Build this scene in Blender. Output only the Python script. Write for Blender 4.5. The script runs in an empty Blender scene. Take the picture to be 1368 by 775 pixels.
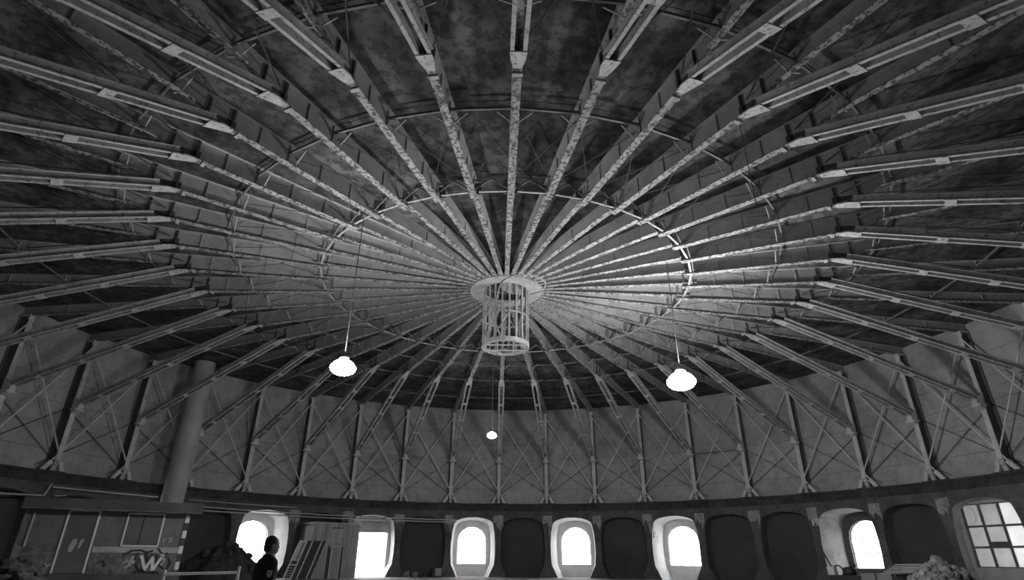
import bpy, bmesh, math, random
from mathutils import Vector, Matrix
random.seed(7)
PI = math.pi
scene = bpy.context.scene
C = scene.collection

# ------------------------------------------------------------------ camera, sky, exposure
RAD = 28.0
CAMF, CAMD, YAW, PITCH, ROLL = 761.609, 0.97 * 28, -0.01143, 0.43995, 0.00746
TH0 = 0.01582
N = 40
cam = bpy.data.cameras.new('camera')
cam.sensor_fit = 'HORIZONTAL'
cam.sensor_width = 36.0
cam.lens = 36.0 * CAMF / 1368.0
cam.clip_start, cam.clip_end = 0.05, 500
camo = bpy.data.objects.new('camera', cam)
C.objects.link(camo)
camo.location = (0, -CAMD, 0)
camo.rotation_mode = 'QUATERNION'
_rot = Matrix.Rotation(YAW, 3, 'Z') @ Matrix.Rotation(PITCH, 3, 'X') @ Matrix.Rotation(PI / 2, 3, 'X') @ Matrix.Rotation(ROLL, 3, 'Z')
camo.rotation_quaternion = _rot.to_quaternion()
scene.camera = camo

world = bpy.data.worlds.new('overcast_sky')
scene.world = world
world.use_nodes = True
bg = world.node_tree.nodes['Background']
bg.inputs[0].default_value = (1, 1, 1, 1)
bg.inputs[1].default_value = 2.0

vs = scene.view_settings
vs.view_transform = 'Standard'
vs.look = 'None'
vs.exposure = 2.4
vs.gamma = 1.0
vs.use_curve_mapping = False
LAMP_POWER = 60.0

# ------------------------------------------------------------------ materials (all grey: a black and white photograph)
MATS = {}
def mat(name, lo, hi, scale=1.5, rough=0.8, speck=0.0, sscale=9.0, spos=0.5, bump=0.15, rnd=0.0, metal=0.0, detail=6.0, streak=0.0, emit=None, scale3=None):
    """grey paint/stone: large cloudy variation lo..hi, optional dark speckle (flaked paint), per-piece tint rnd"""
    m = bpy.data.materials.new(name)
    m.use_nodes = True
    nt = m.node_tree
    b = nt.nodes['Principled BSDF']
    b.inputs['Roughness'].default_value = rough
    b.inputs['Metallic'].default_value = metal
    geo = nt.nodes.new('ShaderNodeNewGeometry')
    mp = nt.nodes.new('ShaderNodeMapping')
    if scale3: mp.inputs['Scale'].default_value = scale3
    nt.links.new(geo.outputs['Position'], mp.inputs['Vector'])
    n1 = nt.nodes.new('ShaderNodeTexNoise')
    n1.inputs['Scale'].default_value = scale
    n1.inputs['Detail'].default_value = detail
    n1.inputs['Roughness'].default_value = 0.6
    nt.links.new(mp.outputs[0], n1.inputs['Vector'])
    r1 = nt.nodes.new('ShaderNodeValToRGB')
    r1.color_ramp.elements[0].position = 0.35
    r1.color_ramp.elements[1].position = 0.66
    r1.color_ramp.elements[0].color = (lo, lo, lo, 1)
    r1.color_ramp.elements[1].color = (hi, hi, hi, 1)
    nt.links.new(n1.outputs['Fac'], r1.inputs['Fac'])
    col = r1.outputs['Color']
    def mul(c, fac_socket):
        mx = nt.nodes.new('ShaderNodeMix'); mx.data_type = 'RGBA'; mx.blend_type = 'MULTIPLY'
        mx.inputs['Factor'].default_value = 1.0
        nt.links.new(c, mx.inputs['A']); nt.links.new(fac_socket, mx.inputs['B'])
        return mx.outputs['Result']
    n2 = nt.nodes.new('ShaderNodeTexNoise')
    n2.inputs['Scale'].default_value = sscale
    n2.inputs['Detail'].default_value = 5.0
    n2.inputs['Roughness'].default_value = 0.7
    nt.links.new(mp.outputs[0], n2.inputs['Vector'])
    if speck > 0:
        r2 = nt.nodes.new('ShaderNodeValToRGB')
        r2.color_ramp.elements[0].position = spos - 0.05
        r2.color_ramp.elements[1].position = spos + 0.03
        d = 1 - speck
        r2.color_ramp.elements[0].color = (d, d, d, 1)
        r2.color_ramp.elements[1].color = (1, 1, 1, 1)
        nt.links.new(n2.outputs['Fac'], r2.inputs['Fac'])
        col = mul(col, r2.outputs['Color'])
    if rnd > 0:
        oi = nt.nodes.new('ShaderNodeObjectInfo')
        mr = nt.nodes.new('ShaderNodeMapRange')
        mr.inputs['To Min'].default_value = 1 - rnd
        mr.inputs['To Max'].default_value = 1 + rnd
        nt.links.new(oi.outputs['Random'], mr.inputs['Value'])
        col = mul(col, mr.outputs['Result'])
    nt.links.new(col, b.inputs['Base Color'])
    if bump > 0:
        bp = nt.nodes.new('ShaderNodeBump')
        bp.inputs['Strength'].default_value = bump
        bp.inputs['Distance'].default_value = 0.02
        nt.links.new(n2.outputs['Fac'], bp.inputs['Height'])
        nt.links.new(bp.outputs['Normal'], b.inputs['Normal'])
    if emit:
        b.inputs['Emission Color'].default_value = (1, 1, 1, 1)
        b.inputs['Emission Strength'].default_value = emit
    MATS[name] = m
    return m

mat('steel_web', 0.36, 0.50, 0.9, 0.7, 0.25, 5.0, 0.42, rnd=0.06)
mat('steel_flange', 0.34, 0.54, 2.0, 0.7, 0.8, 7.0, 0.49, rnd=0.05)
mat('steel_strut', 0.42, 0.60, 1.5, 0.7, 0.6, 7.0, 0.42, rnd=0.06)
mat('steel_bright', 0.45, 0.66, 2.5, 0.65, 0.75, 9.0, 0.42)
mat('steel_dark', 0.05, 0.10, 2.0, 0.7)
mat('steel_rod', 0.16, 0.26, 3.0, 0.6)
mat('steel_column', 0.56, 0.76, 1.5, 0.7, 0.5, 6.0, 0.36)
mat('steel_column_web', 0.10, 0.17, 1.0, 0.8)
mat('hub_paint', 0.42, 0.58, 2.0, 0.65, 0.4, 6.0, 0.42)
mat('roof_deck', 0.03, 0.18, 0.55, 0.9, 0.55, 2.6, 0.50, rnd=0.22, detail=9)
mat('wall_panel', 0.38, 0.53, 0.45, 0.9, 0.18, 2.0, 0.46, rnd=0.05, detail=8)
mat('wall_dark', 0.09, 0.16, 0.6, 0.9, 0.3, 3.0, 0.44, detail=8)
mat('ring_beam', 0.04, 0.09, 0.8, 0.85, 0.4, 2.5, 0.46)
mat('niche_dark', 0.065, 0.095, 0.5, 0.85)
mat('niche_grey', 0.20, 0.34, 0.8, 0.85, 0.2, 4.0, 0.42)
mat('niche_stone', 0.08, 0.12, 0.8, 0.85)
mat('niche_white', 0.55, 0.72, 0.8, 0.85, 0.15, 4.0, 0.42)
mat('plaster', 0.30, 0.5, 2.0, 0.9, 0.4, 3.0, 0.44)
mat('floor_concrete', 0.30, 0.45, 0.4, 0.85, 0.2, 2.0, 0.42)
mat('outside', 0.5, 0.6, 0.2, 0.9)
mat('pipe_white', 0.5, 0.62, 1.0, 0.55)
mat('duct_white', 0.45, 0.58, 0.8, 0.6, 0.12, 3.0, 0.42)
mat('white_paint', 0.6, 0.72, 3.0, 0.6)
mat('shed_wall', 0.12, 0.17, 1.2, 0.85, 0.2, 5.0, 0.44)
mat('shed_door', 0.09, 0.12, 1.0, 0.7)
mat('shed_roof', 0.06, 0.09, 1.0, 0.85)
mat('shed_lower', 0.10, 0.22, 2.2, 0.9, 0.4, 5.0, 0.48)
mat('spray_black', 0.02, 0.03, 3.0, 0.8)
mat('spray_grey', 0.30, 0.42, 3.0, 0.8)
mat('timber', 0.34, 0.5, 1.0, 0.8, 0.25, 3.0, 0.42, rnd=0.12, scale3=(3, 3, .4))
mat('timber_pale', 0.45, 0.58, 1.0, 0.8, rnd=0.08)
mat('timber_dark', 0.05, 0.08, 1.0, 0.8)
mat('rubble', 0.03, 0.09, 3.0, 0.95, 0.4, 6.0, 0.45, rnd=0.25)
mat('rubble_pale', 0.20, 0.42, 3.0, 0.95, 0.4, 6.0, 0.45, rnd=0.25)
mat('iron_black', 0.02, 0.04, 2.0, 0.6)
mat('box_grey', 0.22, 0.30, 2.0, 0.8)
mat('cloth_dark', 0.018, 0.035, 6.0, 0.9)
mat('hair_dark', 0.03, 0.06, 20.0, 0.8)
mat('skin_tone', 0.30, 0.38, 5.0, 0.6, bump=0.05)
mat('cloth_white', 0.65, 0.75, 5.0, 0.8)
mat('lamp_cap', 0.3, 0.4, 3.0, 0.5)
mat('window_bar', 0.10, 0.16, 2.0, 0.7)
m = mat('lamp_glass', 0.9, 0.9, 1.0, 0.4, bump=0, emit=LAMP_POWER * 0.88)
m = mat('lamp_glass_dim', 0.9, 0.9, 1.0, 0.4, bump=0, emit=LAMP_POWER * 0.75)

mat('lamp_glass_faint', 0.9, 0.9, 1.0, 0.4, bump=0, emit=LAMP_POWER * 0.3)
def glass(name, trans, tint, haze):
    """old window glass: mostly lets light straight through, the rest is a dusty diffuse film"""
    m = bpy.data.materials.new(name); m.use_nodes = True
    nt = m.node_tree
    nt.nodes.remove(nt.nodes['Principled BSDF'])
    out = nt.nodes['Material Output']
    tr = nt.nodes.new('ShaderNodeBsdfTransparent'); tr.inputs[0].default_value = (tint, tint, tint, 1)
    tl = nt.nodes.new('ShaderNodeBsdfTranslucent'); tl.inputs[0].default_value = (haze, haze, haze, 1)
    nz = nt.nodes.new('ShaderNodeTexNoise'); nz.inputs['Scale'].default_value = 1.6
    g = nt.nodes.new('ShaderNodeNewGeometry'); nt.links.new(g.outputs['Position'], nz.inputs['Vector'])
    mr = nt.nodes.new('ShaderNodeMapRange')
    mr.inputs['From Min'].default_value = 0.3; mr.inputs['From Max'].default_value = 0.7
    mr.inputs['To Min'].default_value = min(1, 1 - trans + 0.1); mr.inputs['To Max'].default_value = max(0, 1 - trans - 0.1)
    nt.links.new(nz.outputs['Fac'], mr.inputs['Value'])
    mx = nt.nodes.new('ShaderNodeMixShader')
    nt.links.new(mr.outputs[0], mx.inputs[0]); nt.links.new(tr.outputs[0], mx.inputs[1]); nt.links.new(tl.outputs[0], mx.inputs[2])
    nt.links.new(mx.outputs[0], out.inputs['Surface'])
    MATS[name] = m
glass('glass_clear', 0.9, 0.95, 0.8)
glass('glass_dusty', 0.05, 0.5, 0.27)
glass('glass_hazy', 0.10, 0.6, 0.42)

# ------------------------------------------------------------------ helpers
class MB:
    def __init__(s): s.v = []; s.f = []
    def add(s, vs, fs):
        o = len(s.v); s.v += [tuple(p) for p in vs]; s.f += [tuple(i + o for i in f) for f in fs]; return s
    def box(s, x0, x1, y0, y1, z0, z1):
        return s.add([(x0,y0,z0),(x1,y0,z0),(x1,y1,z0),(x0,y1,z0),(x0,y0,z1),(x1,y0,z1),(x1,y1,z1),(x0,y1,z1)],
                     [(3,2,1,0),(4,5,6,7),(0,1,5,4),(1,2,6,5),(2,3,7,6),(3,0,4,7)])
    def prism(s, poly, y0, y1):
        """poly in (x,z), extruded along y"""
        n = len(poly)
        vs = [(p[0], y0, p[1]) for p in poly] + [(p[0], y1, p[1]) for p in poly]
        fs = [tuple(range(n)), tuple(range(2 * n - 1, n - 1, -1))] + [(i, i + n, (i + 1) % n + n, (i + 1) % n) for i in range(n)]
        return s.add(vs, fs)
    def bar(s, a, b, w, h, up=(0, 0, 1)):
        a = Vector(a); b = Vector(b); d = (b - a).normalized(); u = Vector(up)
        sd = d.cross(u)
        if sd.length < 1e-4: sd = d.cross(Vector((1, 0, 0)))
        sd.normalize(); u = sd.cross(d).normalized()
        vs = []
        for p in (a, b):
            for i, j in ((-1,-1),(1,-1),(1,1),(-1,1)): vs.append(p + sd * (i * w / 2) + u * (j * h / 2))
        return s.add(vs, [(0,1,2,3),(7,6,5,4),(0,4,5,1),(1,5,6,2),(2,6,7,3),(3,7,4,0)])
    def tube(s, pts, r, n=8, cap=True, closed=False):
        pts = [Vector(p) for p in pts]; m = len(pts); vs = []
        rr = r if isinstance(r, (list, tuple)) else [r] * m
        for k, p in enumerate(pts):
            if closed: d = pts[(k + 1) % m] - pts[k - 1]
            else: d = pts[min(k + 1, m - 1)] - pts[max(k - 1, 0)]
            d.normalize()
            ref = Vector((0, 0, 1)) if abs(d.z) < 0.95 else Vector((1, 0, 0))
            a = d.cross(ref).normalized(); b = a.cross(d)
            for j in range(n):
                t = 2 * PI * j / n
                vs.append(p + a * (rr[k] * math.cos(t)) + b * (rr[k] * math.sin(t)))
        fs = []
        for k in range(m if closed else m - 1):
            k2 = (k + 1) % m
            for j in range(n): fs.append((k*n+j, k*n+(j+1)%n, k2*n+(j+1)%n, k2*n+j))
        if cap and not closed: fs += [tuple(range(n-1,-1,-1)), tuple((m-1)*n+j for j in range(n))]
        return s.add(vs, fs)
    def lathe(s, prof, n=24, c=(0,0,0)):
        vs = []; fs = []; m = len(prof)
        for r, z in prof:
            for j in range(n):
                t = 2*PI*j/n; vs.append((c[0]+r*math.cos(t), c[1]+r*math.sin(t), c[2]+z))
        for k in range(m-1):
            for j in range(n): fs.append((k*n+j, k*n+(j+1)%n, (k+1)*n+(j+1)%n, (k+1)*n+j))
        return s.add(vs, fs)
    def ring(s, r0, r1, z0, z1, n=48, a0=None, a1=None):
        """annular solid (closed), or an arc of it"""
        prof = [(r0,z0),(r1,z0),(r1,z1),(r0,z1),(r0,z0)]
        return s.lathe(prof, n)
    def ell(s, c, r, nu=12, nv=8, M=None):
        vs = []; fs = []
        for i in range(nv + 1):
            ph = PI * i / nv
            for j in range(nu):
                t = 2*PI*j/nu
                p = Vector((r[0]*math.sin(ph)*math.cos(t), r[1]*math.sin(ph)*math.sin(t), r[2]*math.cos(ph)))
                if M: p = M @ p
                vs.append(p + Vector(c))
        for i in range(nv):
            for j in range(nu): fs.append((i*nu+j, (i+1)*nu+j, (i+1)*nu+(j+1)%nu, i*nu+(j+1)%nu))
        return s.add(vs, fs)
    def mesh(s, name, material=None, smooth=False):
        me = bpy.data.meshes.new(name)
        me.from_pydata(s.v, [], s.f)
        bm = bmesh.new(); bm.from_mesh(me)
        bmesh.ops.remove_doubles(bm, verts=bm.verts, dist=1e-5)
        bmesh.ops.recalc_face_normals(bm, faces=bm.faces)
        bm.to_mesh(me); bm.free()
        if material: me.materials.append(MATS[material])
        if smooth:
            for p in me.polygons: p.use_smooth = True
        return me
def obj(name, me, parent=None, loc=None, rz=None):
    o = bpy.data.objects.new(name, me); C.objects.link(o)
    if parent: o.parent = parent
    if loc: o.location = loc
    if rz is not None: o.rotation_euler = (0, 0, rz)
    return o
def part(name, mb, material, parent=None, smooth=False):
    return obj(name, mb.mesh(name, material, smooth), parent)
def tag(o, label=None, cat=None, group=None, kind=None):
    if label: o['label'] = label
    if cat: o['category'] = cat
    if group: o['group'] = group
    if kind: o['kind'] = kind
    return o
def thing(name, label, cat, loc=(0,0,0), rz=0, group=None):
    o = bpy.data.objects.new(name, None); o.empty_display_size = 0.3
    C.objects.link(o); o.location = loc; o.rotation_euler = (0,0,rz)
    return tag(o, label, cat, group)
def copy_tree(o, parent=None):
    c = o.copy(); C.objects.link(c); c.parent = parent
    for ch in list(o.children): copy_tree(ch, c)
    return c
def ang(i): return TH0 + 2*PI*i/N
def pol(i, r, z, lat=0.0):
    """point at column index i (fractional), radius r, height z; lat = metres along the tangent (towards lower index = image right)"""
    a = ang(i)
    return Vector((r*math.sin(a) + lat*math.cos(a), -r*math.cos(a) + lat*math.sin(a), z))
def frame_rz(i): return ang(i) - PI/2      # local +X points outwards
FLOOR = -1.5
ORD = ['', 'first', 'second', 'third', 'fourth', 'fifth', 'sixth', 'seventh', 'eighth', 'ninth', 'tenth']

def ztop(r): return 13.20 - 0.004 * r      # top of the girders
# ------------------------------------------------------------------ setting: floor, ground
mb = MB()
n = 96
mb.add([(0,0,FLOOR)] + [(32.6*math.cos(2*PI*j/n), 32.6*math.sin(2*PI*j/n), FLOOR) for j in range(n)], [(0, j+1, (j+1)%n+1) for j in range(n)])
fl = tag(part('floor', mb, 'floor_concrete'), 'pale bare concrete floor of the round hall', kind='structure')
mb = MB()
mb.lathe([(32.3, FLOOR-0.03), (140, FLOOR-0.03)], 64)
tag(part('ground_outside', mb, 'outside'), 'bright open ground outside the arched windows', kind='structure')

# ------------------------------------------------------------------ setting: ceiling deck, one panel per bay and purlin field
deck = bpy.data.objects.new('ceiling', None); C.objects.link(deck)
tag(deck, 'dark stained roof deck above the radiating girders', kind='structure')
RR = [1.0, 5.2, 9.3, 13.35, 17.4, 22.8, 28.9]
for k in range(6):
    r0, r1 = RR[k] + (0.012 if k else 0), RR[k+1] - 0.012
    mb = MB(); h = PI/N
    def pp(r, s, z): return (r*math.cos(s), r*math.sin(s), z)
    e0, e1 = 0.01/r0, 0.01/r1
    vs_ = [pp(r0,-h+e0,ztop(r0)+.03), pp(r1,-h+e1,ztop(r1)+.03), pp(r1,h-e1,ztop(r1)+.03), pp(r0,h-e0,ztop(r0)+.03)]
    vs_ += [(x,y,z+.05) for x,y,z in vs_]
    mb.add(vs_, [(0,1,2,3),(7,6,5,4),(0,4,5,1),(1,5,6,2),(2,6,7,3),(3,7,4,0)])
    me = mb.mesh('deck_panel', 'roof_deck')
    for i in range(N):
        obj('deck_panel', me, deck, rz=frame_rz(i + .5))
# weather skin over the deck so no daylight leaks through the panel joints
mb = MB(); mb.lathe([(0.0, 13.36), (0.9, 13.36), (29.6, 13.25), (29.6, 13.33), (0.0, 13.44)], 80)
part('roof_skin', mb, 'roof_deck', deck)

# ------------------------------------------------------------------ setting: upper wall (block panels) and lower wall (bays with niches)
WR = 28.5
ZL = 4.47                      # top of the ring ledge, column feet
ZR = 3.85                      # underside of the ring beam
wu = bpy.data.objects.new('wall_upper', None); C.objects.link(wu)
tag(wu, 'pale rendered block wall behind the steel columns', kind='structure')
VIS = range(8, 32)
zs = [4.40, 5.75, 7.1, 8.45, 9.8, 11.15, 13.3]
for k in range(6):
    mb = MB(); hw = WR*math.tan(PI/N) - 0.008
    mb.box(0, 0.18, -hw, hw, zs[k]+.008, zs[k+1]-.008)
    me = mb.mesh('wall_block', 'wall_panel')
    for i in VIS:
        p = pol(i+.5, WR*math.cos(PI/N), 0)
        obj('wall_block', me, wu, p, frame_rz(i+.5))
mb = MB()       # backing shell, all the way round, behind the blocks
mb.lathe([(WR+.16, ZL-.3), (WR+.16, 13.3), (WR+.4, 13.3), (WR+.4, ZL-.3)], 80)
part('wall_backing', mb, 'wall_dark', wu)

wl = bpy.data.objects.new('wall_lower', None); C.objects.link(wl)
tag(wl, 'dark lower masonry wall with a ring of arched niches', kind='structure')
LR = 28.0
HB = PI*LR/N                   # half bay along the arc
OUT = [(1.38, -1.5), (1.62, -1.0), (1.88, -.5), (1.95, .4), (1.95, 1.2), (1.88, 2.1), (1.74, 2.72)]
ARCH = [(1.74 * math.cos(t), 2.72 + .60 * math.sin(t)) for t in [PI/2*k/6 for k in range(7)]]
SIDE = OUT
def outline():
    left = [(-u, z) for u, z in SIDE]
    arch = [(-u, z) for u, z in ARCH[1:]] + [(u, z) for u, z in reversed(ARCH[1:-1])]
    right = [(u, z) for u, z in reversed(SIDE)]
    return left + arch + right
def lp(b, u, w, z):
    """bay-local (along arc, outward depth, height) -> world"""
    return pol(b + .5 - u/LR/(2*PI/N), LR + w, z)
def bay_face(mb, b, ztopf=ZR):
    for sgn in (-1, 1):
        for k in range(len(SIDE)-1):
            (u0,z0),(u1,z1) = SIDE[k], SIDE[k+1]
            mb.add([lp(b,sgn*HB,0,z0), lp(b,sgn*u0,0,z0), lp(b,sgn*u1,0,z1), lp(b,sgn*HB,0,z1)], [(0,1,2,3)])
        u, z = SIDE[-1]
        mb.add([lp(b,sgn*HB,0,z), lp(b,sgn*u,0,z), lp(b,sgn*u,0,ztopf), lp(b,sgn*HB,0,ztopf)], [(0,1,2,3)])
    ac = [(-u,z) for u,z in ARCH] + [(u,z) for u,z in reversed(ARCH[:-1])]
    for k in range(len(ac)-1):
        (u0,z0),(u1,z1) = ac[k], ac[k+1]
        mb.add([lp(b,u0,0,z0), lp(b,u1,0,z1), lp(b,u1,0,ztopf), lp(b,u0,0,ztopf)], [(0,1,2,3)])
def reveal(b, depth, shrink):
    mb = MB(); o = outline()
    for k in range(len(o)-1):
        (u0,z0),(u1,z1) = o[k], o[k+1]
        mb.add([lp(b,u0,0,z0), lp(b,u1,0,z1), lp(b,u1*shrink,depth,z1 - (.12 if z1>2.6 else 0)), lp(b,u0*shrink,depth,z0 - (.12 if z0>2.6 else 0))], [(0,1,2,3)])
    return mb
WINHW, WINZ0, WINSP, WINTOP = 1.20, -0.50, 1.45, 2.66
def win_outline(hw=WINHW, z0=WINZ0, sp=WINSP, top=WINTOP, n=8):
    pts = [(-hw, z0), (-hw, sp)]
    for k in range(1, n): 
        t = PI*(1-k/n); pts.append((hw*math.cos(t), sp+(top-sp)*math.sin(t)))
    return pts + [(hw, sp), (hw, z0)]
def back_with_hole(b, depth, shrink, hole):
    """back wall of a niche around an opening: strips from the opening outline to the niche outline rectangle"""
    mb = MB(); U = 2.0*shrink; zt = 3.5; T = 0.45
    for w in (depth, depth+T):
        z0 = hole[0][1]
        mb.add([lp(b,-U,w,FLOOR), lp(b,U,w,FLOOR), lp(b,U,w,z0), lp(b,-U,w,z0)], [(0,1,2,3)])
        hw = hole[-1][0]; sp = hole[1][1]
        for sg in (-1,1):
            mb.add([lp(b,sg*U,w,z0), lp(b,sg*hw,w,z0), lp(b,sg*hw,w,sp), lp(b,sg*U,w,sp)], [(0,1,2,3)])
            mb.add([lp(b,sg*U,w,sp), lp(b,sg*hw,w,sp), lp(b,sg*hw,w,zt), lp(b,sg*U,w,zt)], [(0,1,2,3)])
        arc = hole[1:-1]
        for k in range(len(arc)-1):
            (u0,z0_),(u1,z1_) = arc[k], arc[k+1]
            if abs(u0-u1) < 1e-6: continue
            mb.add([lp(b,u0,w,z0_), lp(b,u1,w,z1_), lp(b,u1,w,zt), lp(b,u0,w,zt)], [(0,1,2,3)])
    for k in range(len(hole)):
        (u0,z0_),(u1,z1_) = hole[k], hole[(k+1)%len(hole)]
        mb.add([lp(b,u0,depth,z0_), lp(b,u1,depth,z1_), lp(b,u1,depth+T,z1_), lp(b,u0,depth+T,z0_)], [(0,1,2,3)])
    return mb
DEEP, SHR = 2.5, 0.80
WINDOWS = {26: 'beyond the shed roof', 24: 'behind the standing person', 20: 'left of the two facing arched windows at the centre', 18: 'right of the two facing arched windows at the centre', 16: 'first arched window right of the bright lamp bay', 13: 'narrow looking arched window at far right beside the pole'}
wn = 0
for b in range(N):
    mb = MB()
    if b not in VIS:
        mb.add([lp(b,-HB,0,FLOOR), lp(b,0,0,FLOOR), lp(b,HB,0,FLOOR), lp(b,HB,0,ZR), lp(b,0,0,ZR), lp(b,-HB,0,ZR)], [(0,1,4,5),(1,2,3,4)])
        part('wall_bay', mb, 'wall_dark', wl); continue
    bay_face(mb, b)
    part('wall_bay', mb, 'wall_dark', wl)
    if b in WINDOWS:
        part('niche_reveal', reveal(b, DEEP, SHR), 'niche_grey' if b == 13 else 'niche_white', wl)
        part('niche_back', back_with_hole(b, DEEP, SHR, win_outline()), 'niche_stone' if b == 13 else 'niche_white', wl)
        wn += 1
        w = bpy.data.objects.new('window_%d' % wn, None); C.objects.link(w)
        w.location = lp(b, 0, DEEP+.2, WINZ0); w.rotation_euler = (0,0,frame_rz(b+.5))
        tag(w, 'arched window with thin glazing bars, ' + WINDOWS[b], kind='structure')
        o = win_outline(); s = (LR+DEEP+.2)/LR
        P = lambda u, z: (0, -u*s, z-WINZ0)
        fr = MB()
        for k in range(len(o)):
            fr.bar(P(*o[k]), P(*o[(k+1)%len(o)]), .07, .07, (1,0,0))
        part('window_frame', fr, 'window_bar', w)
        for u in (-.4, .4):
            part('glazing_bar', MB().bar(P(u, WINZ0), P(u, WINSP+.9), .05, .05, (1,0,0)), 'window_bar', w)
        for z in (.5, 1.45):
            part('glazing_bar', MB().bar(P(-WINHW, z), P(WINHW, z), .05, .05, (1,0,0)), 'window_bar', w)
        cols = [(-WINHW,-.4),(-.4,.4),(.4,WINHW)]; rows = [(WINZ0,.5),(.5,1.45)]
        for (u0,u1) in cols:
            for (z0,z1) in rows:
                part('pane', MB().box(-.004,.004,-u1*s+.02,-u0*s-.02,z0-WINZ0+.02,z1-WINZ0-.02), 'glass_clear', w)
        gp = MB(); arc = o[1:-1]
        gp.add([P(u,z) for u,z in arc], [tuple(range(len(arc)))])
        part('pane', gp, 'glass_clear', w)
    elif b == 22:      # the open doorway
        hole = [(-1.46,FLOOR),(-1.46,1.95),(1.46,1.95),(1.46,FLOOR)]
        part('niche_reveal', reveal(b, DEEP, SHR), 'niche_white', wl)
        h2 = [(-1.40,FLOOR),(-1.40,2.0),(0,2.0),(1.40,2.0),(1.40,FLOOR)]
        part('niche_back', back_with_hole(b, 1.0, .92, [(-1.62,FLOOR),(-1.62,2.0),(1.62,2.0),(1.62,FLOOR)]), 'wall_panel', wl)
        d = bpy.data.objects.new('door_1', None); C.objects.link(d)
        d.location = lp(b,0,1.2,FLOOR); d.rotation_euler = (0,0,frame_rz(b+.5))
        tag(d, 'wide open doorway full of daylight beside the timber porch', kind='structure')
        for sg in (-1,1): part('door_jamb', MB().box(-.1,.1,sg*1.62-.06,sg*1.62+.06,0,3.5), 'white_paint', d)
        part('door_lintel', MB().box(-.1,.1,-1.68,1.68,3.44,3.56), 'white_paint', d)
    elif b == 11:      # the big multi pane window
        part('niche_reveal', reveal(b, .5, .97), 'wall_panel', wl)
        hole = [(-1.66,-.30),(-1.66,3.05),(1.66,3.05),(1.66,-.30)]
        part('niche_back', back_with_hole(b, .5, .97, hole), 'wall_panel', wl)
        wn += 1
        w = bpy.data.objects.new('window_%d' % wn, None); C.objects.link(w)
        w.location = lp(b,0,.62,-.30); w.rotation_euler = (0,0,frame_rz(b+.5))
        tag(w, 'wide nine pane window with dusty glass at far right', kind='structure')
        X = [-1.66,-.62,.48,1.66]; Z = [0,1.05,2.15,3.35]
        for k, u in enumerate(X): part('glazing_bar' if 0<k<3 else 'window_frame', MB().box(-.05,.05,-u-.07,-u+.07,0,3.35), 'window_bar', w)
        for k, z in enumerate(Z): part('glazing_bar' if 0<k<3 else 'window_frame', MB().box(-.045,.045,-1.66,1.66,z-.05,z+.05), 'window_bar', w)
        part('glazing_bar', MB().box(-.046,.046,-.48,.62,1.05,1.32), 'window_bar', w)
        for c in range(3):
            for r in range(3):
                gm = 'glass_hazy' if c == 2 else ('glass_dusty' if not (c == 1 and r == 1) else 'glass_dusty')
                part('pane', MB().box(-.005,.005,-X[c+1]+.06,-X[c]-.06,Z[r]+.04,Z[r+1]-.04), gm, w)
        # white curved mark on the upper left pane
        part('curved_mark', MB().tube([(-.03, 1.2+.42*math.cos(t)*.6, 2.75+.42*math.sin(t)) for t in [PI*.35+k*PI*1.3/12 for k in range(13)]], .014, 5), 'white_paint', w)
    else:
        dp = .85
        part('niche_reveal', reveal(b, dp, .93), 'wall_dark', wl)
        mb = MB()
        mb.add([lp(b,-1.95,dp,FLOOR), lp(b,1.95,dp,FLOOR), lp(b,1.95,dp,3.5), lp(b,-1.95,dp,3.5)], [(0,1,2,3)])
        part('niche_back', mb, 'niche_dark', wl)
# ring ledge beam that carries the columns
tr = MB()
tr.lathe([(LR, ZR), (LR-.05, ZR), (LR-.05, ZL-.14), (LR-.12, ZL-.14), (LR-.12, ZL), (WR+.2, ZL), (WR+.2, ZR), (LR, ZR)], 120)
tag(part('trim_1', tr, 'ring_beam'), 'dark ring beam ledge under the steel column feet', kind='structure')
# outer skin so the deep niches do not leak light between bays
mb = MB(); mb.lathe([(LR+.02, ZR-.02), (LR+3.2, ZR-.02), (LR+3.2, ZR+.2), (LR+.02, ZR+.2)], 80)
part('wall_cap', mb, 'wall_dark', wl)
for b in VIS:      # pier bodies between niches: radial slabs
    mb = MB()
    for w in (0.9, DEEP+.45):
        pass
    i = b
    mb.add([pol(i, LR+.05, FLOOR), pol(i, LR+3.1, FLOOR), pol(i, LR+3.1, ZR), pol(i, LR+.05, ZR)], [(0,1,2,3)])
    part('pier_core', mb, 'wall_dark', wl)
# pale plaster left on the piers
for i in range(12, 26):
    if i in (25,): continue
    mb = MB(); rnd = random.Random(i)
    w0 = .34 + rnd.random()*.12; h = .5 + rnd.random()*.5
    xs = [-w0 + 2*w0*k/7 for k in range(8)]
    tp = 3.42 + rnd.random()*.1
    low = [tp - .45 - h*rnd.random()*(1.6 if k in (1,2) else .8) for k in range(8)]
    R0 = LR - .03
    for k in range(7):
        a = [pol(i,R0,low[k],xs[k]), pol(i,R0,low[k+1],xs[k+1]), pol(i,R0,tp,xs[k+1]), pol(i,R0,tp,xs[k])]
        c = [pol(i,LR+.01,low[k],xs[k]), pol(i,LR+.01,low[k+1],xs[k+1]), pol(i,LR+.01,tp,xs[k+1]), pol(i,LR+.01,tp,xs[k])]
        mb.add(a + c, [(0,1,2,3),(0,4,5,1),(2,6,7,3),(1,5,6,2),(3,7,4,0)])
    part('plaster_patch', mb, 'plaster', wl)

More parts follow.
